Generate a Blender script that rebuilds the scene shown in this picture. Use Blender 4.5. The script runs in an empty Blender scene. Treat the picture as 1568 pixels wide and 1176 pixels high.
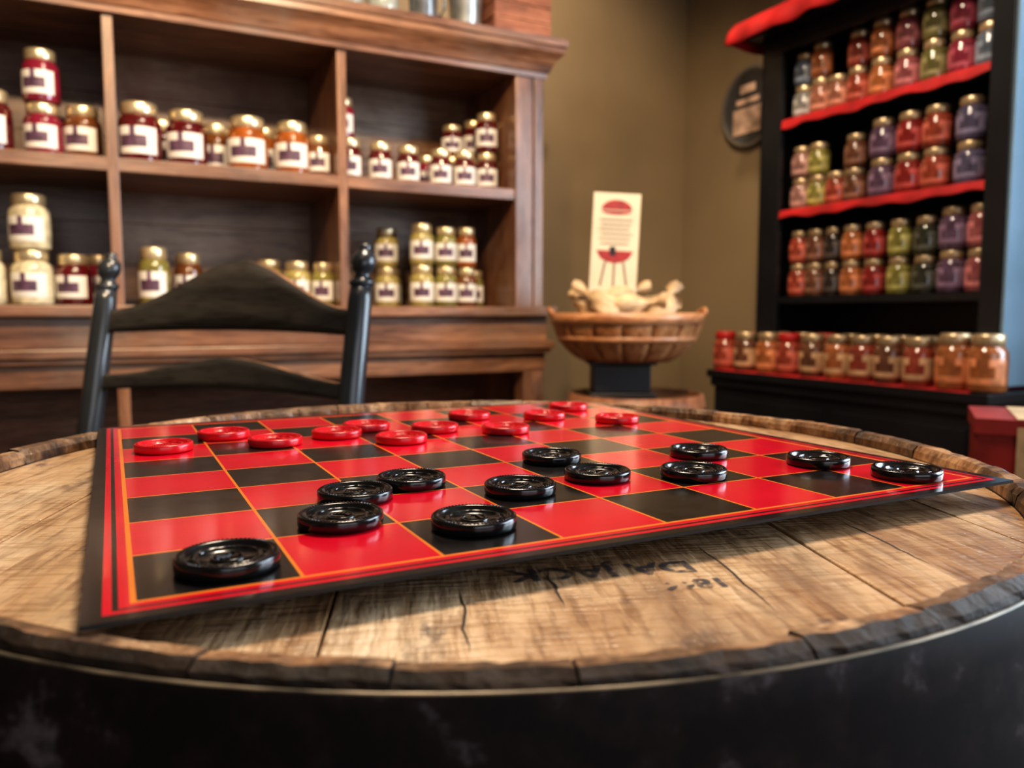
import bpy, math, random
from mathutils import Vector, Matrix
random.seed(7)
scene = bpy.context.scene
CAMYAW = -26.9

# ------------------------------------------------------------------ materials
def new_mat(name):
    m = bpy.data.materials.new(name); m.use_nodes = True
    nt = m.node_tree
    return m, nt, nt.nodes['Principled BSDF']

def mat(name, col, rough=0.5, metal=0.0, coat=0.0, var=0.0, vscale=8.0, bump=0.0, bscale=40.0, spec=0.5):
    m, nt, p = new_mat(name)
    p.inputs['Base Color'].default_value = (*col, 1)
    p.inputs['Roughness'].default_value = rough
    p.inputs['Metallic'].default_value = metal
    p.inputs['Coat Weight'].default_value = coat
    p.inputs['Coat Roughness'].default_value = 0.08
    p.inputs['Specular IOR Level'].default_value = spec
    tc = nt.nodes.new('ShaderNodeTexCoord')
    if var > 0:
        n = nt.nodes.new('ShaderNodeTexNoise'); n.inputs['Scale'].default_value = vscale
        n.inputs['Detail'].default_value = 5
        nt.links.new(tc.outputs['Object'], n.inputs['Vector'])
        r = nt.nodes.new('ShaderNodeValToRGB')
        r.color_ramp.elements[0].position = 0.3; r.color_ramp.elements[1].position = 0.7
        r.color_ramp.elements[0].color = (*[c*(1-var) for c in col], 1)
        r.color_ramp.elements[1].color = (*[min(1, c*(1+var)) for c in col], 1)
        nt.links.new(n.outputs['Fac'], r.inputs['Fac'])
        nt.links.new(r.outputs['Color'], p.inputs['Base Color'])
    if bump > 0:
        n2 = nt.nodes.new('ShaderNodeTexNoise'); n2.inputs['Scale'].default_value = bscale
        n2.inputs['Detail'].default_value = 4
        nt.links.new(tc.outputs['Object'], n2.inputs['Vector'])
        b = nt.nodes.new('ShaderNodeBump'); b.inputs['Strength'].default_value = bump
        b.inputs['Distance'].default_value = 0.002
        nt.links.new(n2.outputs['Fac'], b.inputs['Height'])
        nt.links.new(b.outputs['Normal'], p.inputs['Normal'])
    return m

def wood(name, dark, mid, light, scale=(30, 2, 30), rough=0.55, bump=0.3, stain=None, stain_amt=0.5,
         stain_scale=5.0, rand=False, fine=None, coat=0.0, stain2=None, crough=.25, saw=False, slo=.5, shi=.72):
    m, nt, p = new_mat(name)
    L = nt.links
    tc = nt.nodes.new('ShaderNodeTexCoord')
    vec = tc.outputs['Object']
    if rand:
        oi = nt.nodes.new('ShaderNodeObjectInfo')
        mul = nt.nodes.new('ShaderNodeMath'); mul.operation = 'MULTIPLY'; mul.inputs[1].default_value = 13.7
        L.new(oi.outputs['Random'], mul.inputs[0])
        add = nt.nodes.new('ShaderNodeVectorMath'); add.operation = 'ADD'
        L.new(vec, add.inputs[0]); L.new(mul.outputs[0], add.inputs[1])
        vec = add.outputs[0]
    mp = nt.nodes.new('ShaderNodeMapping'); mp.inputs['Scale'].default_value = scale
    L.new(vec, mp.inputs['Vector'])
    n = nt.nodes.new('ShaderNodeTexNoise'); n.inputs['Scale'].default_value = 1.0
    n.inputs['Detail'].default_value = 8; n.inputs['Roughness'].default_value = 0.65
    n.inputs['Distortion'].default_value = 0.6
    L.new(mp.outputs[0], n.inputs['Vector'])
    r = nt.nodes.new('ShaderNodeValToRGB')
    e = r.color_ramp.elements
    e[0].position = 0.32; e[0].color = (*dark, 1)
    e[1].position = 0.72; e[1].color = (*light, 1)
    k = e.new(0.5); k.color = (*mid, 1)
    L.new(n.outputs['Fac'], r.inputs['Fac'])
    col = r.outputs['Color']
    mp2 = nt.nodes.new('ShaderNodeMapping')
    mp2.inputs['Scale'].default_value = fine or tuple(s*7 for s in scale)
    L.new(vec, mp2.inputs['Vector'])
    nf = nt.nodes.new('ShaderNodeTexNoise'); nf.inputs['Scale'].default_value = 1.0; nf.inputs['Detail'].default_value = 3
    L.new(mp2.outputs[0], nf.inputs['Vector'])
    rf = nt.nodes.new('ShaderNodeValToRGB')
    rf.color_ramp.elements[0].position = 0.33; rf.color_ramp.elements[0].color = (0.50, 0.42, 0.36, 1)
    rf.color_ramp.elements[1].position = 0.5; rf.color_ramp.elements[1].color = (1, 1, 1, 1)
    L.new(nf.outputs['Fac'], rf.inputs['Fac'])
    mx = nt.nodes.new('ShaderNodeMix'); mx.data_type = 'RGBA'; mx.blend_type = 'MULTIPLY'
    mx.inputs['Factor'].default_value = 0.85
    L.new(col, mx.inputs['A']); L.new(rf.outputs['Color'], mx.inputs['B'])
    col = mx.outputs['Result']
    hgt = nf.outputs['Fac']
    if saw:
        ms_ = nt.nodes.new('ShaderNodeMapping'); ms_.inputs['Scale'].default_value = (60, 520, 1); ms_.inputs['Rotation'].default_value = (0, 0, .25)
        L.new(vec, ms_.inputs['Vector'])
        nsw = nt.nodes.new('ShaderNodeTexNoise'); nsw.inputs['Scale'].default_value = 1.0; nsw.inputs['Detail'].default_value = 2
        L.new(ms_.outputs[0], nsw.inputs['Vector'])
        rw = nt.nodes.new('ShaderNodeValToRGB')
        rw.color_ramp.elements[0].position = 0.34; rw.color_ramp.elements[0].color = (0.70, 0.62, 0.54, 1)
        rw.color_ramp.elements[1].position = 0.50; rw.color_ramp.elements[1].color = (1, 1, 1, 1)
        L.new(nsw.outputs['Fac'], rw.inputs['Fac'])
        mw = nt.nodes.new('ShaderNodeMix'); mw.data_type = 'RGBA'; mw.blend_type = 'MULTIPLY'; mw.inputs['Factor'].default_value = .8
        L.new(col, mw.inputs['A']); L.new(rw.outputs['Color'], mw.inputs['B']); col = mw.outputs['Result']
        ad = nt.nodes.new('ShaderNodeMath'); ad.operation = 'ADD'
        L.new(nf.outputs['Fac'], ad.inputs[0]); L.new(nsw.outputs['Fac'], ad.inputs[1]); hgt = ad.outputs[0]
    def add_stain(col, stain, amt, sc, lo, hi, off):
        ms = nt.nodes.new('ShaderNodeMapping'); ms.inputs['Location'].default_value = (off, off*.7, 0)
        if saw: ms.inputs['Scale'].default_value = (1.5, .75, 1)
        L.new(tc.outputs['Object'], ms.inputs['Vector'])
        ns = nt.nodes.new('ShaderNodeTexNoise'); ns.inputs['Scale'].default_value = sc
        ns.inputs['Detail'].default_value = 8; ns.inputs['Roughness'].default_value = .66
        L.new(ms.outputs[0], ns.inputs['Vector'])
        rs = nt.nodes.new('ShaderNodeValToRGB')
        rs.color_ramp.elements[0].position = lo; rs.color_ramp.elements[0].color = (0, 0, 0, 1)
        rs.color_ramp.elements[1].position = hi; rs.color_ramp.elements[1].color = (amt,)*3 + (1,)
        L.new(ns.outputs['Fac'], rs.inputs['Fac'])
        mx2 = nt.nodes.new('ShaderNodeMix'); mx2.data_type = 'RGBA'
        L.new(rs.outputs['Color'], mx2.inputs['Factor'])
        L.new(col, mx2.inputs['A']); mx2.inputs['B'].default_value = (*stain, 1)
        return mx2.outputs['Result']
    if stain: col = add_stain(col, stain, stain_amt, stain_scale, slo, shi, 0)
    if stain2:
        col = add_stain(col, stain2, .85, stain_scale*2.6, .59, .68, 5.3)
    L.new(col, p.inputs['Base Color'])
    p.inputs['Roughness'].default_value = rough
    p.inputs['Coat Weight'].default_value = coat; p.inputs['Coat Roughness'].default_value = crough
    if bump > 0:
        b = nt.nodes.new('ShaderNodeBump'); b.inputs['Strength'].default_value = bump
        b.inputs['Distance'].default_value = 0.001
        L.new(hgt, b.inputs['Height']); L.new(b.outputs['Normal'], p.inputs['Normal'])
    return m

# ------------------------------------------------------------------ mesh builder
class MB:
    def __init__(s): s.v = []; s.f = []; s.m = []; s.sm = []
    def quad(s, pts, m=0, smooth=False):
        b = len(s.v); s.v += [tuple(p) for p in pts]; s.f.append(tuple(range(b, b+len(pts)))); s.m.append(m); s.sm.append(smooth)
    def box(s, x0, x1, y0, y1, z0, z1, m=0):
        b = len(s.v)
        s.v += [(x0,y0,z0),(x1,y0,z0),(x1,y1,z0),(x0,y1,z0),(x0,y0,z1),(x1,y0,z1),(x1,y1,z1),(x0,y1,z1)]
        for f in ((0,3,2,1),(4,5,6,7),(0,1,5,4),(1,2,6,5),(2,3,7,6),(3,0,4,7)):
            s.f.append(tuple(b+i for i in f)); s.m.append(m); s.sm.append(False)
    def lathe(s, prof, c=(0,0,0), seg=24, m=0, mf=None, rf=None, smooth=True, a0=0.0):
        b = len(s.v); n = len(prof)
        for i, (r, z) in enumerate(prof):
            for k in range(seg):
                a = a0 + 2*math.pi*k/seg
                rr = rf(i, k, r) if rf else r
                s.v.append((c[0]+rr*math.cos(a), c[1]+rr*math.sin(a), c[2]+z))
        for i in range(n-1):
            for k in range(seg):
                k2 = (k+1) % seg
                s.f.append((b+i*seg+k, b+i*seg+k2, b+(i+1)*seg+k2, b+(i+1)*seg+k))
                s.m.append(mf(i, a0+2*math.pi*(k+0.5)/seg) if mf else m); s.sm.append(smooth)
    def tube(s, pts, rad, seg=10, m=0, closed=False, flat=1.0):
        pts = [Vector(p) for p in pts]; n = len(pts)
        if not isinstance(rad, (list, tuple)): rad = [rad]*n
        b = len(s.v)
        for i, p in enumerate(pts):
            if closed: t = pts[(i+1) % n]-pts[i-1]
            else: t = pts[min(i+1, n-1)]-pts[max(i-1, 0)]
            t.normalize()
            up = Vector((0,0,1)) if abs(t.z) < 0.9 else Vector((1,0,0))
            u = t.cross(up).normalized(); w = u.cross(t).normalized()
            for k in range(seg):
                a = 2*math.pi*k/seg
                s.v.append(tuple(p + u*rad[i]*math.cos(a)*flat + w*rad[i]*math.sin(a)))
        rng = n if closed else n-1
        for i in range(rng):
            j = (i+1) % n
            for k in range(seg):
                k2 = (k+1) % seg
                s.f.append((b+i*seg+k, b+i*seg+k2, b+j*seg+k2, b+j*seg+k)); s.m.append(m); s.sm.append(True)
        if not closed:
            s.f.append(tuple(b+k for k in range(seg))[::-1]); s.m.append(m); s.sm.append(False)
            s.f.append(tuple(b+(n-1)*seg+k for k in range(seg))); s.m.append(m); s.sm.append(False)
    def mesh(s, name, mats):
        me = bpy.data.meshes.new(name); me.from_pydata(s.v, [], s.f)
        for x in mats: me.materials.append(x)
        me.polygons.foreach_set('material_index', s.m)
        me.polygons.foreach_set('use_smooth', s.sm)
        me.update()
        return me
    def obj(s, name, mats, parent=None, loc=(0,0,0), rot=(0,0,0), bevel=0, fixn=True):
        o = bpy.data.objects.new(name, s.mesh(name, mats)); scene.collection.objects.link(o)
        if fixn:
            import bmesh
            bm = bmesh.new(); bm.from_mesh(o.data)
            bmesh.ops.remove_doubles(bm, verts=bm.verts, dist=1e-6)
            bmesh.ops.recalc_face_normals(bm, faces=bm.faces); bm.to_mesh(o.data); bm.free()
        o.location = loc; o.rotation_euler = rot
        if parent: o.parent = parent
        if bevel:
            md = o.modifiers.new('bevel', 'BEVEL'); md.width = bevel; md.segments = 2; md.limit_method = 'ANGLE'
        return o

def empty(name, loc=(0,0,0), rz=0.0):
    o = bpy.data.objects.new(name, None); scene.collection.objects.link(o)
    o.location = loc; o.rotation_euler = (0, 0, math.radians(rz)); o.empty_display_size = 0.1
    return o

# ------------------------------------------------------------------ shared materials
M_wall = mat('wall_olive_paint', (0.225, 0.175, 0.110), 0.5, var=0.18, vscale=1.5, bump=0.15, bscale=60)
M_ceil = mat('ceiling_paint', (0.30, 0.25, 0.19), 0.8, var=0.05)
M_floor = wood('floor_wood', (0.05,0.025,0.012), (0.10,0.05,0.025), (0.16,0.085,0.04), (2, 18, 10), 0.4)
M_cabH = wood('weathered_pine', (0.085,0.034,0.016), (0.20,0.092,0.048), (0.40,0.215,0.125), (2.0, 14, 22), 0.36,
              stain=(0.21,0.155,0.125), stain_amt=0.7, stain_scale=3, coat=.3)
M_cabV = wood('weathered_pine_upright', (0.085,0.034,0.016), (0.20,0.092,0.048), (0.40,0.215,0.125), (22, 14, 2.0), 0.36,
              stain=(0.21,0.155,0.125), stain_amt=0.6, stain_scale=3, coat=.3)
M_cabB = wood('pine_back_boards', (0.13,0.072,0.040), (0.25,0.165,0.105), (0.38,0.275,0.19), (1.4, 8, 10), 0.36,
              stain=(0.12,0.045,0.018), stain_amt=0.95, stain_scale=2.5, slo=.44, shi=.66, coat=.15)
M_black = mat('black_paint', (0.010,0.011,0.014), 0.35, var=0.3, vscale=6, bump=0.05)
M_blacklit = mat('window_lit_black_paint', (0.17,0.26,0.34), 0.3, var=0.2, vscale=3)  # black end panel, bluish window light painted into its base colour
M_redcloth = mat('red_cloth', (0.42,0.012,0.014), 0.7, var=0.3, vscale=15, bump=0.3, bscale=90)
M_gold = mat('gold_lid', (0.80,0.66,0.42), 0.30, metal=0.75, var=0.1)
M_paper = mat('label_paper', (0.76,0.74,0.70), 0.5, var=0.06)
M_print = mat('label_print', (0.10,0.05,0.09), 0.5, var=0.5, vscale=60)

# ------------------------------------------------------------------ room shell
XL, XR, YF, YB, ZC = -2.6, 2.19, -2.3, 2.71, 2.7
WA, WB = -.90, .92
def slab(name, b, m, bev=0):
    k = MB(); k.box(*b); return k.obj(name, [m], bevel=bev)
slab('floor', (XL-.1, XR+.1, YF-.1, YB+.1, -0.08, 0), M_floor)
slab('ceiling', (XL-.1, XR+.1, YF-.1, YB+.1, ZC, ZC+.08), M_ceil)
slab('wall_back', (XL-.1, XR+.1, YB, YB+.1, 0, ZC), M_wall)
slab('wall_left', (XL-.1, XL, YF, YB, 0, ZC), M_wall)
def wall_hole_x(name, x0, x1, ya, yb, za, zb):
    k = MB()
    k.box(x0,x1,YF,ya,0,ZC); k.box(x0,x1,yb,YB,0,ZC); k.box(x0,x1,ya,yb,0,za); k.box(x0,x1,ya,yb,zb,ZC)
    return k.obj(name, [M_wall], fixn=False)
wall_hole_x('wall_right', XR, XR+.1, WA, WB, 0.9, 2.25)
k = MB()
k.box(XL,-1.0,YF-.1,YF,0,ZC); k.box(1.6,XR,YF-.1,YF,0,ZC); k.box(-1.0,1.6,YF-.1,YF,0,0.9); k.box(-1.0,1.6,YF-.1,YF,2.25,ZC)
k.obj('wall_front', [M_wall], fixn=False)
M_trim = mat('white_trim', (0.6,0.57,0.5), 0.4)
k = MB()
for y0 in (WA, (WA+WB)/2-.03, WB-.06): k.box(XR+.01,XR+.07,y0,y0+.06,.9,2.25)
for z0,z1 in ((.9,.96),(1.55,1.59),(2.19,2.25)): k.box(XR+.015,XR+.065,WA,WB,z0,z1)
k.obj('window_1', [M_trim])
k = MB()
for x0,x1 in ((-1.0,-.94),(0.27,0.33),(1.54,1.6)): k.box(x0,x1,YF-.07,YF-.01,.9,2.25)
for z0,z1 in ((.9,.96),(1.55,1.59),(2.19,2.25)): k.box(-1.0,1.6,YF-.065,YF-.015,z0,z1)
k.obj('window_2', [M_trim])
M_base = mat('baseboard_paint', (0.05,0.04,0.03), 0.5)
slab('baseboard_back', (XL, XR, YB-.015, YB, 0, .12), M_base)
slab('baseboard_right', (XR-.015, XR, YF, YB-.015, 0, .12), M_base)

# ------------------------------------------------------------------ barrel
BC = (0.1904, 0.4193); RT = 0.2872; ZT = 0.8986
barrel = empty('whiskey_barrel', (BC[0], BC[1], 0), CAMYAW+6.5)
M_oak = wood('oak_head', (0.42,0.21,0.095), (0.78,0.51,0.29), (0.96,0.75,0.51), (26, 6, 20), 0.38, 1.0, rand=True,
             fine=(270, 34, 100), stain=(0.27,0.165,0.105), stain_amt=0.85, stain_scale=9, coat=0.4, stain2=(.13,.085,.065), saw=True, slo=.50, shi=.68)
M_rim = [wood('oak_rim_%d' % i, tuple(c*f for c in (0.12,0.05,0.020)), tuple(c*f for c in (0.38,0.20,0.095)),
              tuple(c*f for c in (0.70,0.46,0.27)), (40, 40, 6), 0.45, 0.9, stain=(0.035,0.018,0.012), stain_amt=0.95, stain_scale=26, slo=.47, shi=.64)
         for i, f in enumerate((0.6, 0.9, 1.25))]
M_char = mat('charred_oak', (0.035,0.020,0.012), 0.7, var=0.6, vscale=60, bump=0.6, bscale=150)
R_IN = RT-.0135; ZH = 0.8892
def body_r(z): return RT + 0.052*(1-((z-0.45)/0.4475)**2)
NS = 30; random.seed(11)
edges = []; a = 0
ws = [random.uniform(.7,1.3) for _ in range(NS)]; tot = sum(ws)
for w in ws: edges.append((a, a+w/tot*2*math.pi)); a += w/tot*2*math.pi
k = MB()
for i, (a0, a1) in enumerate(edges):
    gap = 0.0014
    mi = i*7 % 3
    dz = random.uniform(-0.0011, 0.0)
    jj = random.uniform(-.0014, .0012)
    prof = [(R_IN-.004, ZT-.035, 3), (R_IN, ZT-.0090, 3), (R_IN+.0004, ZT-.004+dz, mi), (R_IN+.0030+jj, ZT-.0006+dz, mi), (RT-.0050+jj*.8, ZT+dz, mi),
            (RT-.0012, ZT-.0022+dz, 3), (RT, ZT-.005, 3), (body_r(.84), .84, mi), (body_r(.7), .7, mi), (body_r(.55), .55, mi), (body_r(.4), .4, mi),
            (body_r(.25), .25, mi), (body_r(.1), .1, mi), (body_r(0.0), 0.0, mi)]
    sub = 10; b = len(k.v)
    nz = [random.uniform(-1, 1) for _ in range(sub+1)]; nz2 = [random.uniform(-1, 1) for _ in range(sub+1)]
    for pi_, (r, z, _) in enumerate(prof):
        for j in range(sub+1):
            an = a0+gap + (a1-a0-2*gap)*j/sub
            rr = r + (nz[j]*.0008 if pi_ in (2, 3) else 0) + (nz2[j]*.0010 if pi_ in (4, 5) else 0)
            zz = z - (abs(nz2[(j*3) % sub])*.0004 if pi_ in (3, 4) else 0)
            k.v.append((rr*math.cos(an), rr*math.sin(an), zz))
    W = sub+1
    for p in range(len(prof)-1):
        for j in range(sub):
            k.f.append((b+p*W+j, b+p*W+j+1, b+(p+1)*W+j+1, b+(p+1)*W+j)); k.m.append(prof[p+1][2] if p < 6 else mi); k.sm.append(False)
    for side in (0, sub):
        k.f.append(tuple(b+p*W+side for p in range(8)) ); k.m.append(3); k.sm.append(False)
k.obj('staves', M_rim+[M_char], barrel, fixn=False)
k = MB(); k.lathe([(R_IN+.003, ZT-.004), (RT-.003, ZT-.004), (body_r(.84)-.002,.84), (body_r(.6)-.002,.6), (body_r(.4)-.002,.4), (body_r(.2)-.002,.2), (body_r(0)-.002,0.001), (0.0,0.001)], seg=64)
k.obj('stave_core', [M_char], barrel)
RH = R_IN-.0003
xs = [-RH, -.20, -.061, .117, .205, RH]
for i in range(5):
    x0, x1 = xs[i]+.0004, xs[i+1]-(.0011 if i == 2 else .0004)
    top = []
    for j in range(17):
        x = x0+(x1-x0)*j/16; top.append((x, math.sqrt(max(1e-6, RH**2-x*x))))
    poly = top + [(x, -y) for x, y in reversed(top)]
    k = MB()
    n = len(poly)
    k.v = [(x, y, ZH) for x, y in poly] + [(x, y, ZH-.018) for x, y in poly]
    k.f = [tuple(range(n))[::-1], tuple(range(n, 2*n))] + [(q, (q+1) % n, n+(q+1) % n, n+q) for q in range(n)]
    k.m = [0]*len(k.f); k.sm = [False]*len(k.f)
    k.obj('head_plank_%d' % (i+1), [M_oak], barrel, bevel=.0006)
# drying cracks in the head: thin dark irregular slivers running with the grain
k = MB(); random.seed(21)
for cx_, cy0, ln in ((.075,-.235,.07),(-.02,-.255,.05),(.150,-.20,.06),(-.15,-.17,.08),(.01,-.225,.035),(.185,-.09,.08),(-.11,-.225,.05)):
    n = 12; L_, R_ = [], []
    x = cx_
    for i in range(n+1):
        t = i/n; x += random.uniform(-.0007,.0007); w_ = .00045*math.sin(math.pi*t)+.00003
        L_.append((x-w_, cy0+ln*t, ZH+.00012)); R_.append((x+w_, cy0+ln*t, ZH+.00012))
    for i in range(n): k.quad([L_[i], R_[i], R_[i+1], L_[i+1]])
k.obj('head_cracks', [M_char], barrel)
k = MB(); k.lathe([(0, ZH-.019), (R_IN-.003, ZH-.019), (R_IN-.003, ZH-.03), (0, ZH-.03)], seg=48); k.obj('head_underside', [M_char], barrel)
mh, nt, p = new_mat('blackened_hoop_steel')
tc = nt.nodes.new('ShaderNodeTexCoord')
n1 = nt.nodes.new('ShaderNodeTexNoise'); n1.inputs['Scale'].default_value = 45; n1.inputs['Detail'].default_value = 10; n1.inputs['Roughness'].default_value = .66
nt.links.new(tc.outputs['Object'], n1.inputs['Vector'])
r1 = nt.nodes.new('ShaderNodeValToRGB')
e = r1.color_ramp.elements; e[0].position = .46; e[0].color = (.010,.006,.006,1); e[1].position = .68; e[1].color = (.13,.11,.12,1)
q = e.new(.57); q.color = (.024,.014,.013,1)
nt.links.new(n1.outputs['Fac'], r1.inputs['Fac']); nt.links.new(r1.outputs['Color'], p.inputs['Base Color'])
p.inputs['Metallic'].default_value = 0; p.inputs['Roughness'].default_value = .7; p.inputs['Specular IOR Level'].default_value = .25
M_hoop = mh
M_hoopedge = mat('worn_hoop_edge', (.22,.18,.13), .45, metal=.5, var=.9, vscale=40)
def hoop(z1, z0, name):
    k = MB(); n = 6
    pr = [(body_r(z1)+.0002, z1-.0003), (body_r(z1)+.0010, z1), (body_r(z1)+.0016, z1-.0005)]
    for i in range(1, n+1):
        z = z1-.0008+(z0-z1+.0008)*i/n; pr.append((body_r(z)+.0020, z))
    pr.append((body_r(z0)-.001, z0))
    k.lathe(pr, seg=128, mf=lambda i, a: 1 if i < 2 else 0)
    k.obj(name, [M_hoop, M_hoopedge], barrel)
hoop(.8948, .838, 'head_hoop'); hoop(.76, .72, 'quarter_hoop'); hoop(.62, .575, 'bilge_hoop_top')
hoop(.33, .285, 'bilge_hoop_bottom'); hoop(.19, .15, 'quarter_hoop_bottom'); hoop(.06, .008, 'chime_hoop')
M_ink, nt, p = new_mat('faded_ink')
p.inputs['Base Color'].default_value = (.06,.05,.055,1); p.inputs['Roughness'].default_value = .7
tc = nt.nodes.new('ShaderNodeTexCoord'); n1 = nt.nodes.new('ShaderNodeTexNoise'); n1.inputs['Scale'].default_value = 220; n1.inputs['Detail'].default_value = 5
nt.links.new(tc.outputs['Object'], n1.inputs['Vector'])
r1 = nt.nodes.new('ShaderNodeValToRGB'); r1.color_ramp.elements[0].position = .36; r1.color_ramp.elements[0].color = (.12,.12,.12,1)
r1.color_ramp.elements[1].position = .54; r1.color_ramp.elements[1].color = (.85,.85,.85,1)
nt.links.new(n1.outputs['Fac'], r1.inputs['Fac']); nt.links.new(r1.outputs['Color'], p.inputs['Alpha'])
def ink(txt, x, y, rot, size):
    c = bpy.data.curves.new('ink_stencil', 'FONT'); c.body = txt; c.size = size; c.align_x = 'CENTER'; c.offset = .0005
    o = bpy.data.objects.new('ink_stencil', c); scene.collection.objects.link(o)
    bpy.context.view_layer.update()
    dg = bpy.context.evaluated_depsgraph_get()
    me = bpy.data.meshes.new_from_object(o.evaluated_get(dg)); bpy.data.objects.remove(o)
    me.materials.clear(); me.materials.append(M_ink)
    o = bpy.data.objects.new('ink_stencil', me); scene.collection.objects.link(o)
    o.parent = barrel; o.location = (x, y, ZH+.0002); o.rotation_euler = (0, 0, rot)
ink('DA JACK', .030, -.187, math.pi+.06, .017)
ink('1866', .058, -.205, math.pi+.06, .012)

# ------------------------------------------------------------------ checker board
GX, GY, SQ = 0.0034, 0.2388, 0.0460
BX0, BY0, BS = -0.0104, 0.2250, 0.3956
M_bred = mat('board_red', (.74,.008,.032), .18, coat=.25, var=.10, vscale=25, bump=.10, bscale=22)
M_bblk = mat('board_black', (.016,.014,.014), .20, coat=.2, var=.45, vscale=90, bump=.10, bscale=22)
M_borg = mat('board_orange', (.85,.24,.02), .3, coat=.3)
M_edge = mat('board_edge', (.012,.011,.011), .6)
br = [0, .0052, .0076, .0092, .0121, .0138]
kind = [1, 0, 1, 0, 2]
cs = list(br)
for i in range(8):
    a0 = .0138+SQ*i
    if i > 0: cs.append(a0+.0006)
    cs.append(a0+SQ-(.0006 if i < 7 else 0))
cs += [BS-x for x in br[::-1]][1:]
cs = sorted(set(round(c, 6) for c in cs))
def cellk(c):
    d = min(c, BS-c)
    for i in range(5):
        if d < br[i+1]: return ('b', i)
    g = c-.0138; i = int(g//SQ); r = g-i*SQ
    if (r < .0006 and i > 0) or (r > SQ-.0006 and i < 7): return ('l', 0)
    return ('s', i)
k = MB(); T = .0013
k.box(0, BS, 0, BS, -T, -.00005, 3)
for i in range(len(cs)-1):
    for j in range(len(cs)-1):
        a, b = cellk((cs[i]+cs[i+1])/2), cellk((cs[j]+cs[j+1])/2)
        if a[0] == 'b' or b[0] == 'b':
            bi = min(x[1] for x in (a, b) if x[0] == 'b'); m = kind[bi]
        elif a[0] == 'l' or b[0] == 'l': m = 2
        else: m = 1 if (a[1]+b[1]) % 2 == 0 else 0
        k.quad([(cs[i],cs[j],0),(cs[i+1],cs[j],0),(cs[i+1],cs[j+1],0),(cs[i],cs[j+1],0)], m)
k.obj('checker_board', [M_bred, M_bblk, M_borg, M_edge], loc=(BX0, BY0, .900), fixn=False)

# checker pieces
def piece_mesh(name, m):
    k = MB(); S = 112
    pr = [(0,.0),(.0150,.0),(.0163,.0004),(.0168,.0010),(.0168,.0043),(.0166,.0050),(.0158,.0053),(.0146,.0053),(.0139,.0049),(.0136,.0036),
          (.0114,.0034),(.0110,.0042),(.0102,.0044),(.0097,.0041),(.0094,.0034),(.004,.0034),(0,.0034)]
    def rf(i, kk, r):
        if i in (5, 6): return r - (.0002 if kk % 2 else 0)
        if i in (11, 12): return r + .0005*math.cos(kk*2*math.pi/S*12)
        return r
    k.lathe(pr, seg=S, rf=rf, smooth=True)
    k.lathe([(.0058,.0033),(.0056,.0040),(.0045,.0040),(.0043,.0033)], seg=32)
    for q in range(5):
        a = math.radians(-50+q*25+90)
        x, y = .0034*math.cos(a)*1.1, .0034*math.sin(a)-.001
        k.box(x-.0004, x+.0004, y-.0012, y+.0012, .0033, .0041)
    k.box(-.003, .003, -.003, -.0018, .0033, .0041)
    for q in range(64):
        a = 2*math.pi*q/64; ca, sa = math.cos(a), math.sin(a)
        r0, r1, w = .0147, .0158, .00026
        pts = [(r0*ca-w*sa, r0*sa+w*ca), (r0*ca+w*sa, r0*sa-w*ca), (r1*ca+w*sa, r1*sa-w*ca), (r1*ca-w*sa, r1*sa+w*ca)]
        b = len(k.v); k.v += [(x, y, .0051) for x, y in pts]+[(x, y, .0056) for x, y in pts]
        for f in ((4,5,6,7),(0,1,5,4),(1,2,6,5),(2,3,7,6),(3,0,4,7)):
            k.f.append(tuple(b+t for t in f)); k.m.append(0); k.sm.append(False)
    k.v = [(x*.955, y*.955, z*.95) for x, y, z in k.v]
    o = k.obj(name, [m]); me = o.data; bpy.data.objects.remove(o)
    return me
M_pb = mat('black_piece_plastic', (.008,.008,.009), .20, coat=.3, bump=.05, bscale=300)
M_pr = mat('red_piece_plastic', (.66,.010,.02), .26, coat=.2, bump=.05, bscale=300)
meb = piece_mesh('black_checker_piece', M_pb); mer = piece_mesh('red_checker_piece', M_pr)
blacks = [(.58,.41),(1.56,1.16),(1.91,1.97),(2.59,2.32),(2.51,.59),(3.42,1.52),(4.51,2.81),(4.44,1.72),(5.41,1.34),(6.27,2.28),(7.15,1.24),(7.42,.30)]
reds = [(.47,5.66),(1.28,6.43),(1.82,5.50),(2.72,5.80),(3.30,6.30),(3.39,4.96),(4.16,5.69),(5.18,6.74),(5.04,5.10),(6.29,6.17),(7.27,7.04),(7.13,5.28)]
for lst, me, nm in ((blacks, meb, 'black_checker_piece'), (reds, mer, 'red_checker_piece')):
    for i, j in lst:
        o = bpy.data.objects.new(nm, me); scene.collection.objects.link(o)
        o.location = (GX+i*SQ, GY+j*SQ, .9001); o.rotation_euler = (0, 0, random.uniform(0, 6.28))

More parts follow.
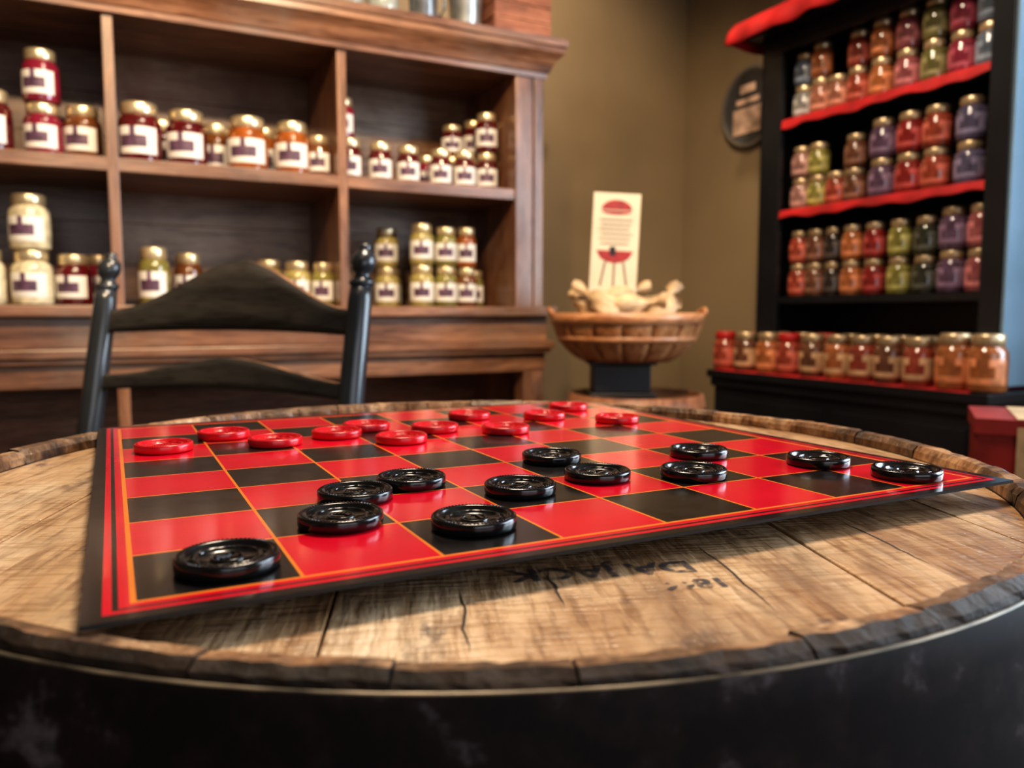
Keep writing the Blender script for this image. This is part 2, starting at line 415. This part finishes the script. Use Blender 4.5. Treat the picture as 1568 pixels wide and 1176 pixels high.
# ------------------------------------------------------------------ ladder-back chair
chair = empty('ladder_back_chair', (.171, 1.314, 0), -47.9)
M_ch = mat('black_satin_paint', (.032,.037,.044), .27, var=.3, vscale=12, coat=.4, bump=.05)
M_chs = wood('black_slat_worn', (.020,.019,.017), (.038,.035,.032), (.060,.053,.046), (3,20,30), .5, .2)
M_rush = mat('rush_seat', (.30,.20,.10), .8, var=.4, vscale=40, bump=.6, bscale=80)
def cy(z): return -(1.085-z)*.20 if z > .45 else -.127+(.45-z)*.10
HW = .245
k = MB()
for sx in (-1, 1):
    zz = [0, .1, .25, .45, .6, .75, .9, 1.0, 1.022]
    k.tube([(sx*HW, cy(z), z) for z in zz], [.013,.016,.019,.0195,.0195,.0195,.0185,.0175,.016], 16)
    fin = [(.016,0),(.0185,.003),(.0185,.007),(.0125,.011),(.0110,.017),(.0160,.024),(.0185,.033),(.0175,.042),(.0120,.049),(.0085,.052),(.0095,.056),(.0085,.060),(0,.0625)]
    b = len(k.v)
    k.lathe(fin, (0,0,0), 20)
    for i in range(b, len(k.v)):
        x, y, z = k.v[i]; k.v[i] = (x+sx*HW, y+cy(1.022)+z*.20, z+1.020)
    k.tube([(sx*.27, -.56, z) for z in (0, .1, .25, .40, .46, .475)], [.013,.016,.018,.019,.019,.010], 16)
for z in (.12, .27):
    k.tube([(-.27, -.56, z+.03), (.27, -.56, z+.03)], .010, 10)
    for sx in (-1, 1): k.tube([(sx*HW, cy(z), z), (sx*.27, -.56, z)], .010, 10)
k.tube([(-HW, cy(.2), .2), (HW, cy(.2), .2)], .010, 10)
k.obj('posts_and_rungs', [M_ch], chair)
M_edgew = mat('worn_wood_edge', (.26,.13,.065), .45, var=.7, vscale=30)
def slat(name, zb, zend, zpk, arch):
    k = MB(); N = 36; th = .005
    for side in (0, 1):
        for i in range(N+1):
            x = -.240+.48*i/N; t = abs(x)/.240
            f = .5+.5*math.cos(math.pi*min(1, t**.92))
            zt = zend+(zpk-zend)*f; z0 = zb+arch*(1-t*t)
            cv = .030*(1-t*t)
            for q in range(5):
                z = z0+(zt-z0)*q/4
                k.v.append((x, cy(z)+cv+(th if side else -th), z))
    A = (N+1)*5
    for i in range(N):
        for q in range(4):
            a = i*5+q
            k.f.append((a, a+5, a+6, a+1)); k.f.append((A+a, A+a+1, A+a+6, A+a+5)); k.m += [0,0]; k.sm += [True,True]
        a = i*5; k.f.append((a, A+a, A+a+5, a+5)); a += 4; k.f.append((a, a+5, A+a+5, A+a)); k.m += [0,1]; k.sm += [False,False]
    k.obj(name, [M_chs, M_edgew], chair, fixn=False)
slat('top_slat', .948, .985, 1.064, .006)
slat('middle_slat', .856, .880, .910, .006)
slat('lower_slat', .700, .720, .750, .010)
k = MB(); N = 14
for i in range(N+1):
    for j in range(N+1):
        u, v = i/N, j/N
        w = .25+.02*v; z = .455-.012*math.sin(math.pi*u)*math.sin(math.pi*v)+.003*(i % 2)
        k.v.append((-w+2*w*u, -.13-.435*v, z))
for i in range(N):
    for j in range(N):
        a = i*(N+1)+j; k.f.append((a, a+1, a+N+2, a+N+1)); k.m.append(0); k.sm.append(True)
o = k.obj('rush_seat', [M_rush], chair); md = o.modifiers.new('s', 'SOLIDIFY'); md.thickness = .03; md.offset = 0

# ------------------------------------------------------------------ jars
def jar(k, x, y, z, H, R, body, label, prnt, lid, front, seg=24):
    pr = [(0,0),(.86,0),(.97,.025),(1.0,.06),(1.0,.13),(1.012,.14),(1.012,.25),(1.012,.44),(1.012,.58),(1.0,.59),(1.0,.66),(.93,.73),(.80,.775),(.76,.79),
          (.80,.795),(.83,.81),(.83,.96),(.80,.985),(.70,1.0),(0,1.0)]
    pts = [(r*R, zz*H) for r, zz in pr]
    def mf(i, a):
        d = abs((a-front+math.pi) % (2*math.pi)-math.pi)
        if i >= 13: return lid
        if 5 <= i <= 7 and d < 1.25:
            if i == 6 and d < .62: return prnt
            if i == 7 and d < .20: return prnt
            return label
        return body
    k.lathe(pts, (x, y, z), seg, mf=mf)
def jm(n, c): return mat('jar_'+n, c, .12, coat=.8, var=.35, vscale=40)
LM = [M_gold, M_paper, M_print, jm('cherry', (.085,.006,.008)), jm('amber', (.28,.08,.016)), jm('raspberry', (.20,.015,.035)), jm('relish', (.34,.28,.10)),
      jm('cream', (.60,.53,.36)), jm('dark_amber', (.14,.05,.015)), jm('pickle', (.20,.18,.05)), mat('yellow_label', (.62,.45,.16), .5, var=.3, vscale=30)]
CH, AM, RA, RE, CR, DA, PK = 3, 4, 5, 6, 7, 8, 9
F1 = -math.pi/2-.45
CX, CYF = 1.13, 2.20
k = MB()
zs = 1.3625
def L1(s, t, z, H, W, c, lab=1): jar(k, CX+s, CYF+t, z, H, W/2, c, lab, 2, 0, F1)
for s, t, H, W, c in [(-1.365,.10,.150,.088,CH),(-1.172,.10,.132,.086,DA),(-1.042,.10,.155,.104,CH),(-.930,.10,.148,.102,CH),
        (-.775,.10,.148,.108,AM),(-.655,.10,.148,.096,AM),(-.583,.09,.116,.066,DA),(-.485,.12,.125,.072,CH),(-.392,.12,.122,.072,CH),(-.305,.12,.120,.072,CH),
        (-.200,.12,.120,.070,CH),(-.120,.12,.122,.072,CH),(-.044,.12,.122,.072,CH),(-.71,.22,.15,.09,AM),(-.84,.23,.15,.09,DA),(-.98,.25,.15,.09,CH),
        (-.12,.22,.12,.072,CH),(-.045,.22,.12,.072,CH),(-.2,.24,.12,.072,RA),(-1.5,.1,.15,.09,AM),(-1.6,.1,.15,.09,CH),(-1.8,.1,.15,.09,CH),(-1.95,.1,.15,.09,AM)]:
    L1(s, t, zs, H, W, c)
L1(-1.258,.10,zs,.128,.086,RA)
L1(-1.258, .10, zs+.1285, .128, .082, RA); L1(-.500, .14, zs+.1255, .118, .070, RA)
L1(-.044, .12, zs+.1225, .122, .072, CH); L1(-.045, .22, zs+.1205, .122, .072, CH); L1(-.12, .22, zs+.1205, .10, .072, CH)
zl = 1.0005
for s, t, H, W, c in [(-1.395,.10,.135,.085,CR),(-1.298,.10,.135,.092,CR),(-1.208,.11,.128,.084,CH),(-1.150,.20,.135,.070,RA),(-1.02,.13,.155,.078,PK),(-.925,.24,.15,.078,DA),
        (-.71,.20,.135,.078,RE),(-.645,.12,.128,.076,RE),(-.577,.10,.125,.064,PK),(-.345,.22,.125,.078,RE),(-.265,.12,.128,.076,RE),(-.186,.12,.126,.074,PK),(-.112,.13,.124,.068,DA),
        (-.052,.20,.12,.062,PK),(-.30,.32,.125,.078,RE),(-.21,.24,.125,.078,RE),(-.12,.24,.125,.078,RE),(-1.5,.12,.135,.09,CR),(-1.6,.12,.135,.09,CH),(-1.85,.12,.135,.09,PK)]:
    L1(s, t, zl, H, W, c)
L1(-1.298, .10, zl+.1355, .135, .092, CR); L1(-.265, .12, zl+.1285, .125, .074, RE); L1(-.186, .12, zl+.1265, .120, .072, PK)
L1(-.112, .13, zl+.1245, .125, .066, AM); L1(-.345, .22, zl+.1255, .12, .076, RE)
k.obj('preserve_jars', LM)

# ------------------------------------------------------------------ left cabinet
cab = empty('wooden_display_hutch', (0, 0, 0))
xL, xR, yB = CX-2.25, CX+.09, 2.695
k = MB()
for s in (-.538, -1.109, -1.68):
    k.box(CX+s-.013, CX+s+.013, CYF, yB-.13, 1.0, 1.712)
k.box(CX, CX+.015, CYF+.02, yB-.13, 1.0, 1.712)
k.box(CX-.004, CX+.055, CYF-.006, CYF+.022, 1.0, 1.712)
k.box(CX+.058, xR, CYF-.010, CYF+.022, 1.0, 1.712)
k.box(xR-.022, xR, CYF+.022, yB, 0, 1.712)
k.box(xL-.07, xL, CYF-.006, yB, 0, 1.712)
k.obj('uprights', [M_cabV], cab, bevel=.002)
k = MB()
k.box(xL, CX+.001, CYF+.001, yB-.13, 1.328, 1.362)
k.box(xL, xR, CYF+.003, yB, 1.712, 1.73)
k.box(xL, CX-.002, CYF-.004, CYF+.012, 1.700, 1.735)
k.obj('shelf_board', [M_cabH], cab, bevel=.002)
k = MB()
z = 1.0
while z < 1.71:
    k.box(xL, CX+.0, yB-.13, yB-.115, z+.0005, min(z+.1195, 1.712)); z += .12
k.obj('back_boards', [M_cabB], cab, bevel=.0008)
k = MB()
CT = 1.808
prof = [(0,1.700),(.008,1.700),(.010,1.714),(.015,1.717),(.022,1.733),(.032,1.750),(.046,1.764),(.050,1.768),(.050,1.784),(.056,1.787),(.057,CT),(-.05,CT)]
for o_, z_ in prof:
    k.v += [(xL-.07, CYF-.006-o_, z_), (xR+o_, CYF-.006-o_, z_), (xR+o_, yB, z_)]
for i in range(len(prof)-1):
    for q in (0, 1):
        k.f.append((i*3+q, i*3+q+1, i*3+q+4, i*3+q+3)); k.m.append(0); k.sm.append(False)
k.box(xL-.07, xR+.01, CYF+.04, yB, 1.77, CT-.001)
k.obj('crown_moulding', [M_cabH], cab, fixn=False)
k = MB()
k.box(xL-.07, xR+.025, CYF-.060, yB, .972, 1.0)
k.box(xL-.07, xR+.004, CYF-.030, yB, .895, .972)
k.box(xL-.07, xR+.018, CYF-.055, yB, .872, .895)
k.box(xL-.07, xR+.010, CYF-.045, yB, .858, .872)
k.box(xL-.07, xR, CYF-.025, CYF+.01, .800, .858)
k.obj('counter_and_frieze', [M_cabH], cab, bevel=.003)
k = MB()
for x, w_ in ((xR-.075, .07), (CX-1.109-.012, .028), (xL-.05, .07)): k.box(x, x+w_, CYF-.025, CYF+.04, 0, .80)
k.obj('legs', [M_cabV], cab, bevel=.002)
k = MB(); k.box(xL, xR-.02, CYF, yB, .18, .21); k.box(xL, xR-.02, yB-.03, yB-.01, .0, .86)
k.obj('lower_shelf', [M_cabH], cab)

ztop = CT+.0005
M_glass = mat('cloudy_glass', (.30,.33,.31), .08, coat=1.0, var=.2)
M_enam = mat('grey_enamel', (.16,.17,.18), .25, metal=.5, var=.4, vscale=30)
k = MB()
for x, H, R in ((.630,.19,.042), (.728,.20,.045)):
    k.lathe([(0,0),(R*.9,0),(R,.01),(R,H*.62),(R*.75,H*.74),(R*.55,H*.80),(R*.55,H*.88),(R*.62,H*.88),(R*.62,H),(0,H)], (x, 2.25, ztop), 24)
k.obj('glass_storage_jars', [M_glass])
g = empty('enamel_mug', (.840, 2.22, ztop))
k = MB(); k.lathe([(0,0),(.036,0),(.040,.01),(.042,.13),(.044,.133),(.040,.133),(.038,.012),(0,.012)], seg=28)
k.tube([(.041,0,.115),(.058,0,.11),(.066,0,.085),(.064,0,.055),(.054,0,.035),(.040,0,.035)], .005, 8)
k.obj('mug_body', [M_enam], g)
g = empty('tin_pail', (.975, 2.23, ztop))
M_tin = mat('galvanised_tin', (.42,.44,.43), .35, metal=.8, var=.35, vscale=25)
k = MB(); k.lathe([(0,0),(.042,0),(.044,.006),(.053,.135),(.056,.138),(.056,.143),(.051,.143),(.042,.01),(0,.01)], seg=28)
k.tube([(.055*math.cos(a), 0, .13+.05*math.sin(a)) for a in [math.pi*i/14 for i in range(15)]], .002, 6)
k.obj('pail_body', [M_tin], g)
M_crate = wood('red_crate_wood', (.14,.045,.025), (.28,.11,.065), (.40,.18,.11), (4,30,30), .6)
g = empty('small_wooden_crate', (1.142, 2.235, ztop))
k = MB()
for z in (.004, .050, .096):
    k.box(-.095,.095,-.06,-.05,z,z+.044); k.box(-.095,.095,.05,.06,z,z+.044)
    k.box(-.095,-.085,-.05,.05,z,z+.044); k.box(.085,.095,-.05,.05,z,z+.044)
for sx in (-.083,.071):
    for sy in (-.048,.036): k.box(sx,sx+.012,sy,sy+.012,0,.140)
k.box(-.085,.085,-.05,.05,.0,.008)
k.obj('slats', [M_crate], g, bevel=.0015)

# ------------------------------------------------------------------ black hutch on right wall
QX, QY = 1.936, 1.877
hut = empty('black_shelf_hutch')
yn, yf = QY-.698, QY+.115
k = MB()
k.box(QX, XR-.02, yf-.03, yf, .80, 1.86); k.box(QX, XR-.02, yn, yn+.03, .80, 1.86)
k.box(QX-.012, QX+.008, yf-.085, yf, .80, 1.86); k.box(QX-.012, QX+.008, yn, yn+.055, .80, 1.86)
k.box(XR-.03, XR-.02, yn, yf, .80, 1.86)
for z in (1.033, 1.307, 1.590): k.box(QX, XR-.03, yn+.03, yf-.03, z-.022, z)
k.box(QX-.012, XR-.02, yn, yf, 1.83, 1.86)
k.box(QX-.012, QX+.005, yn+.05, yf-.08, 1.80, 1.83)
k.obj('upper_case', [M_black], hut, bevel=.002)
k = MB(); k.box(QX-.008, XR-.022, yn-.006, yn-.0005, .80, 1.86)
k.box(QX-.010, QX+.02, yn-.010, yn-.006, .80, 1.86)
k.obj('end_panel', [M_blacklit], hut, bevel=.001)
by0, by1 = QY-.745, QY+.235
k = MB()
k.box(QX-.115, XR-.02, by0, by1, .765, .790)
k.box(QX-.095, XR-.02, by0+.02, by1-.02, 0.0, .765)
k.box(QX-.105, XR-.02, by0+.01, by1-.01, .735, .765)
k.box(QX-.105, XR-.02, by0+.01, by1-.01, 0, .09)
for i in range(2):
    a = by0+.06+i*.44; k.box(QX-.101, QX-.09, a, a+.40, .14, .70); k.box(QX-.104, QX-.09, a+.05, a+.35, .19, .65)
k.obj('base_cabinet', [M_black], hut, bevel=.002)
k = MB()
def liner(z, drop, x0, y0, y1, ph):
    N = 40; b = len(k.v)
    for i in range(N+1):
        y = y0+(y1-y0)*i/N; wob = .003*math.sin(i*.9+ph)+.003*math.sin(i*.37+ph)
        k.v += [(XR-.035, y, z+.0012), (x0, y, z+.0012), (x0-.004, y, z-.003), (x0-.005-.002*math.sin(i*1.3), y, z-drop+wob)]
    for i in range(N):
        for q in range(3):
            a = b+i*4+q; k.f.append((a, a+4, a+5, a+1)); k.m.append(0); k.sm.append(True)
liner(1.307, .024, QX-.004, yn+.057, yf-.087, 0); liner(1.590, .026, QX-.004, yn+.057, yf-.087, 2)
liner(.790, .007, QX-.108, by0+.05, by1-.03, 1)
k.obj('red_shelf_liner', [M_redcloth], hut, fixn=False)
k = MB(); N = 60
y0, y1 = yn-.05, yf+.06
pathp = []
for i in range(N+1): pathp.append((QX-.115, y0+(y1-y0)*i/N))
for i in range(1, 16): pathp.append((QX-.115+(XR-QX+.10)*i/15, y1))
for i, (x, y) in enumerate(pathp):
    d = .004*math.sin(i*.8); zb = 1.843+.004*math.sin(i*.55)
    ox, oy = (d, 0) if i <= N else (0, d)
    k.v += [(min(x+.10, XR-.015), min(y, y1-.02), 1.925), (x+ox*.3+.03, y+oy*.3-.005, 1.915), (x+ox+.008, y+oy, 1.885), (x+ox*1.5-.004, y+oy, zb)]
for i in range(len(pathp)-1):
    for q in range(3):
        a = i*4+q; k.f.append((a, a+4, a+5, a+1)); k.m.append(0); k.sm.append(True)
k.quad([(QX-.02,y0,1.924),(XR-.015,y0,1.924),(XR-.015,y1-.02,1.924),(QX-.02,y1-.02,1.924)])
o = k.obj('red_cloth_valance', [M_redcloth], hut, fixn=False); md = o.modifiers.new('s', 'SOLIDIFY'); md.thickness = .003
k = MB(); k.box(QX-.06, XR-.02, yn-.02, yf+.03, 1.86, 1.915); k.obj('cap', [M_black], hut)

cols = {'blue': (.20,.25,.33), 'orange': (.58,.20,.07), 'salmon': (.56,.23,.15), 'redor': (.46,.09,.05), 'pink': (.46,.14,.15), 'olive': (.24,.22,.08),
        'magenta': (.38,.05,.09), 'white': (.46,.45,.44), 'yg': (.38,.34,.09), 'brown': (.22,.09,.05), 'purple': (.19,.11,.19), 'red': (.38,.035,.03),
        'violet': (.16,.14,.24), 'dark': (.05,.035,.03), 'dgreen': (.06,.06,.04), 'tan': (.50,.26,.10), 'rose': (.46,.25,.22)}
HM = [mat('dull_gold_lid', (.60,.46,.29), .35, metal=.75, var=.15), mat('red_lid', (.38,.02,.02), .35)]
idx = {}
for n, c in cols.items():
    idx[n] = (len(HM), len(HM)+1)
    HM.append(jm('c_'+n, tuple(x*.5 for x in c))); HM.append(mat('label_'+n, tuple(min(1, x*1.05+.04) for x in c), .4, var=.35, vscale=50, coat=.3))
iw = len(HM); HM.append(mat('kraft_label', (.52,.32,.18), .5, var=.25, vscale=30))
k = MB(); F2 = math.pi+.35
def J(w, off, z, H, W, c, lid=0, lab=None):
    a, b_ = idx[c]; jar(k, QX+off, QY-w, z, H, W/2, a, b_ if lab is None else lab, a, lid, F2, 20)
ws_ = [.008,.075,.140,.212,.290,.372,.452,.530,.603]
r1 = ['blue','orange','salmon','redor','orange','pink','olive','magenta','blue']
r1b = ['white','salmon','salmon','redor','orange','pink','olive','magenta','blue']
r2 = ['rose','yg','redor','brown','purple','red','redor','violet']
r3 = ['redor','brown','dark','orange','red','yg','dgreen','purple','pink']
zz = 1.592
hts = [.100,.108,.100,.104,.108,.108,.110,.108,.108]
for i, w in enumerate(ws_):
    H = hts[i]; J(w, .05, zz, H, .070, r1b[i])
    if i != 2: J(w, .05, zz+H+.0005, H, .068, r1[i])
    J(w, .135, zz, H, .068, r1[(i+3) % 9])
w2 = [.008,.075,.145,.212,.305,.390,.470,.565]
for i, w in enumerate(w2):
    H = .098 if i < 4 else .110; W = .070 if i < 4 else .078
    J(w, .05, 1.309, H, W, r2[i]);
    if i != 2: J(w, .05, 1.309+H+.0005, H, W*.97, r2[i])
    J(w, .14, 1.309, H, W, r2[(i+3) % 8])
for i, w in enumerate(ws_):
    H = .104 if i < 7 else .112; W = .068 if i != 7 else .076
    J(w, .05, 1.034, H, W*(.8 if i in (2,) else 1), r3[i])
    J(w, .05, 1.034+H+.0005, H, W*(.8 if i in (2,) else .97), r3[i])
    J(w, .14, 1.034, H, .068, r3[(i+4) % 9])
bot = [(-.205,'redor',1),(-.105,'brown',0),(-.005,'orange',0),(.080,'redor',1),(.175,'brown',0),(.268,'orange',0),(.352,'redor',0),(.436,'brown',0),(.525,'redor',0),(.622,'orange',0),(.705,'orange',0)]
for i, (w, c, lid) in enumerate(bot):
    J(w, -.060, .7915, .128 if i < 9 else .140, .080 if i < 9 else .088, c, lid, iw if i in (1,4,5,6,7,8) else None)
    if i < 9: J(w+.045, .05, .7915, .128, .078, bot[(i+2) % 10][1], bot[i][2])
k.obj('jam_jars', HM)

pl = empty('round_wall_plaque', (XR-.001, 1.877+.439, 1.755))
pl.rotation_euler = (0, -math.pi/2, 0)
M_plq = mat('plaque_face', (.05,.05,.055), .4, var=.5, vscale=9); M_plr = mat('plaque_rim', (.13,.12,.11), .3)
M_plw = mat('plaque_cream', (.50,.36,.29), .5, var=.6, vscale=20)
k = MB(); k.lathe([(0,.0),(.15,.0),(.152,.012),(.146,.020),(.138,.018),(.134,.012),(0,.012)], seg=48, mf=lambda i,a: 0 if i < 5 else 1)
k.box(-.095,.000,-.060,.085,.0125,.014,2); k.box(.015,.035,-.05,.07,.0125,.014,2); k.box(.055,.085,-.03,.05,.0125,.014,2)
k.obj('plaque_disc', [M_plr, M_plq, M_plw], pl)

# ------------------------------------------------------------------ basket on keg
keg = empty('small_keg_table', (1.300, 1.800, 0), 15)
def kr(z): return .185+.035*(1-((z-.38)/.38)**2)
k = MB(); k.lathe([(kr(z), z) for z in [i*.76/16 for i in range(17)]]+[(.172,.76),(.170,.750),(0,.750)], seg=40)
k.obj('keg_body', [wood('keg_oak', (.14,.055,.025), (.28,.12,.06), (.40,.20,.11), (20,20,3), .45)], keg)
k = MB()
for z in (.06,.22,.52,.69):
    k.lathe([(kr(z)-.001, z), (kr(z)+.003, z), (kr(z+.035)+.003, z+.035), (kr(z+.035)-.001, z+.035)], seg=40)
k.obj('keg_hoops', [M_hoop], keg)
g = empty('basket_pedestal', (1.262, 1.824, .7505), CAMYAW)
k = MB(); k.box(-.090,.090,-.07,.07,0,.014); k.box(-.078,.078,-.058,.058,.014,.090); k.box(-.092,.092,-.075,.075,.090,.1)
k.obj('pedestal_box', [M_black], g, bevel=.003)
bk = empty('wooden_basket', (1.278, 1.817, .8508), CAMYAW)
M_bsk = wood('basket_splint', (.22,.080,.032), (.44,.195,.08), (.62,.33,.16), (18,18,5), .42, coat=.2)
M_bsk2 = wood('basket_band', (.26,.10,.04), (.50,.23,.105), (.66,.38,.20), (6,6,40), .42, coat=.2)
def br_(t): return .120+.086*math.sin(t*math.pi/2)**.9 if t > 0 else .12
k = MB(); NB = 16
for i in range(NB):
    a = 2*math.pi*i/NB; hw = .47*2*math.pi/NB
    b = len(k.v)
    for j in range(9):
        t = j/8; r = br_(t); z = .125*t**1.25
        for q in (-1, -.5, 0, .5, 1):
            rr = r+.001*(i % 2)
            k.v.append((rr*math.cos(a+q*hw), rr*math.sin(a+q*hw), z))
    for j in range(8):
        for q in range(4):
            x = b+j*5+q; k.f.append((x, x+1, x+6, x+5)); k.m.append(0); k.sm.append(True)
k.lathe([(0,.002),(.121,.002)], seg=40)
o = k.obj('splints', [M_bsk], bk, fixn=False); md = o.modifiers.new('s', 'SOLIDIFY'); md.thickness = .003; md.offset = 0
k = MB()
k.lathe([(.2065,.100),(.2105,.101),(.2115,.130),(.2065,.131),(.2025,.130),(.2015,.101),(.2065,.100)], seg=64)
k.lathe([(.183,.052),(.187,.052),(.1955,.068),(.191,.068),(.183,.052)], seg=64)
for sx in (-1, 1):
    k.tube([(sx*(.206+.010*math.sin(math.pi*i/10)), -.05+.1*i/10, .128+.014*math.sin(math.pi*i/10)) for i in range(11)], .006, 8)
k.obj('bands_and_handles', [M_bsk2], bk)
M_wrap = mat('tan_wrapping', (.50,.35,.21), .55, var=.45, vscale=22, bump=.5, bscale=40)
k = MB(); random.seed(5)
k.lathe([(0,.02),(.12,.03),(.185,.10),(.165,.122),(.12,.132),(.06,.138),(0,.14)], seg=32, rf=lambda i, q, r: r*(1+.05*math.sin(q*1.7+i)))
def bag(x, y, z, L, R, ang, tilt, ph):
    b = len(k.v); n = 14; S = 22
    rr = [.15,.62,.9,1.0,1.0,.95,.85,.70,.50,.30,.20,.26,.42,.50]
    ca, sa = math.cos(ang), math.sin(ang)
    for i in range(n):
        t = i/(n-1); ax = -L/2+L*t
        for q in range(S):
            a = 2*math.pi*q/S
            rad = R*rr[i]*(1+.13*math.sin(q*2.4+i*.8+ph)+.06*math.sin(q*5.1+ph))
            lx, ly, lz = ax, rad*math.cos(a), rad*math.sin(a)*.72+tilt*ax
            k.v.append((x+lx*ca-ly*sa, y+lx*sa+ly*ca, z+lz))
    for i in range(n-1):
        for q in range(S):
            q2 = (q+1) % S; k.f.append((b+i*S+q, b+i*S+q2, b+(i+1)*S+q2, b+(i+1)*S+q)); k.m.append(0); k.sm.append(True)
for args in [(-.085,-.075,.164,.16,.048,2.3,.5,0),(.01,-.10,.150,.16,.046,-.25,.15,1),(.09,-.065,.158,.16,.046,1.0,.55,2),(-.11,.03,.162,.15,.044,1.9,.3,3),
             (-.01,.0,.178,.16,.046,.5,.35,4),(.09,.07,.150,.15,.042,-.7,.1,5),(-.04,.11,.15,.15,.044,.1,.1,6)]:
    bag(*args)
k.obj('paper_bags', [M_wrap], bk)
sg = empty('barbecue_sign_card', (1.243, 1.836, 1.044), CAMYAW)
M_card = mat('cream_card', (.60,.50,.36), .55, var=.12); M_cred = mat('sign_red', (.28,.015,.02), .5, var=.3, vscale=60); M_cblk = mat('sign_black', (.06,.045,.04), .5)
k = MB(); k.box(-.065,.065,-.002,.002,-.008,.268,0)
def hd(cx_, cz, r, up, m, sq=.75):
    pts = [(cx_+r*math.cos(math.pi*i/20), -.0026, cz+(1 if up else -1)*r*sq*math.sin(math.pi*i/20)) for i in range(21)]
    k.quad(pts, m)
hd(0,.222,.042,True,1,.65); hd(0,.219,.042,False,1,.25)
for i in range(6): k.box(-.045+.004*(i % 2),.045-.004*(i % 3),-.0028,-.0021,.192-i*.013,.195-i*.013,2)
hd(0,.103,.046,False,1,.6); k.box(-.050,.050,-.0028,-.0021,.103,.109,1)
for x, dx in ((-.025,-.012),(0,0),(.025,.012)):
    k.quad([(x-.002,-.0026,.078),(x+.003,-.0026,.078),(x+dx+.003,-.0026,.010),(x+dx-.002,-.0026,.010)],2)
k.obj('card', [M_card, M_cred, M_cblk], sg, rot=(math.radians(-4), math.radians(3), 0), fixn=False)
k = MB(); k.box(-.045,.045,.004,.010,-.05,.03); k.box(-.008,.008,.004,.012,-.185,.12); k.obj('card_holder', [M_black], sg)

# ------------------------------------------------------------------ stool with red tin at right
st = empty('wooden_stool', (1.275, .690, 0), CAMYAW)
M_st = wood('stool_wood', (.05,.02,.012), (.10,.04,.02), (.15,.07,.035), (4,20,20), .5)
k = MB(); k.lathe([(0,.69),(.15,.69),(.16,.70),(.16,.715),(.15,.722),(0,.722)], seg=36)
for a in range(4):
    an = a*math.pi/2+.78; k.tube([(.10*math.cos(an),.10*math.sin(an),.69),(.16*math.cos(an),.16*math.sin(an),0)], [.016,.013], 12)
for z, r in ((.25,.14),(.42,.125)):
    P = [(r*math.cos(a*math.pi/2+.78), r*math.sin(a*math.pi/2+.78), z) for a in range(4)]
    for i in range(4): k.tube([P[i], P[(i+1) % 4]], .009, 8)
k.obj('stool_frame', [M_st], st)
gb = empty('red_gift_tin', (1.275, .690, .7225), -54)
k = MB(); k.box(-.105,.105,-.085,.085,0,.080,0); k.box(-.109,.109,-.089,.089,.080,.103,1)
k.box(-.055,.085,-.0906,-.089,.008,.092,2); k.box(-.055,.085,-.089,.089,.103,.1045,2)
for i in range(3): k.box(-.04+i*.042,-.02+i*.042,-.0916,-.0906,.02,.080,0)
k.obj('tin_box', [mat('tin_red', (.24,.018,.014), .4, var=.4, vscale=20), mat('tin_lid_red', (.26,.02,.015), .5, var=.4, vscale=20), mat('tin_cream', (.52,.36,.20), .5, var=.3, vscale=25)], gb, bevel=.0012)

# ------------------------------------------------------------------ lights
def area(name, loc, target, size, power, col, sy=None):
    l = bpy.data.lights.new(name, 'AREA'); l.energy = power; l.color = col; l.size = size
    if sy: l.shape = 'RECTANGLE'; l.size_y = sy
    o = bpy.data.objects.new(name, l); scene.collection.objects.link(o); o.location = loc
    o.rotation_euler = (Vector(target)-Vector(loc)).to_track_quat('-Z', 'Y').to_euler(); return o
def spot(name, loc, target, power, col, ang=80, blend=.7, rad=.05):
    l = bpy.data.lights.new(name, 'SPOT'); l.energy = power; l.color = col; l.spot_size = math.radians(ang); l.spot_blend = blend; l.shadow_soft_size = rad
    o = bpy.data.objects.new(name, l); scene.collection.objects.link(o); o.location = loc
    o.rotation_euler = (Vector(target)-Vector(loc)).to_track_quat('-Z', 'Y').to_euler(); return o
warm = (1, .72, .44); cool = (.72, .86, 1)
area('daylight_right', (XR+.14, (WA+WB)/2, 1.6), (0.5, .1, 1.2), 1.7, 78, cool, 1.25)
area('daylight_front', (.3, YF-.14, 1.6), (.3, 0, 1.2), 2.5, 16, (.95,.95,1), 1.25)
area('ceiling_light_table', (.45, 1.05, 2.62), (.3, .5, .5), .45, 34, (1,.82,.62))
spot('ceiling_spot_cabinet_a', (-.2, .45, 2.35), (-.05, 2.5, 1.3), 105, warm)
spot('ceiling_spot_cabinet_b', (.55, .5, 2.35), (.85, 2.5, 1.3), 105, warm)
spot('ceiling_spot_hutch', (1.0, 1.3, 2.6), (2.05, 1.55, 1.25), 58, (1,.80,.58))
spot('ceiling_spot_corner', (1.35, 1.9, 2.6), (1.5, 2.7, 1.3), 36, warm, 100)
w = bpy.data.worlds.new('World'); scene.world = w; w.use_nodes = True
w.node_tree.nodes['Background'].inputs[0].default_value = (.75,.85,1,1); w.node_tree.nodes['Background'].inputs[1].default_value = .5

# ------------------------------------------------------------------ camera
cd = bpy.data.cameras.new('camera'); cam = bpy.data.objects.new('camera', cd); scene.collection.objects.link(cam)
cam.location = (0, 0, .98)
cam.rotation_euler = (math.radians(90-5.1), 0, math.radians(CAMYAW))
cd.sensor_width = 36; cd.lens = 27.75; cd.clip_start = .01
cd.dof.use_dof = True; cd.dof.focus_distance = .36; cd.dof.aperture_fstop = 9.8
scene.camera = cam
try:
    scene.view_settings.view_transform = 'Standard'
    scene.view_settings.look = 'Medium High Contrast'
except Exception as ex: print('look', ex)
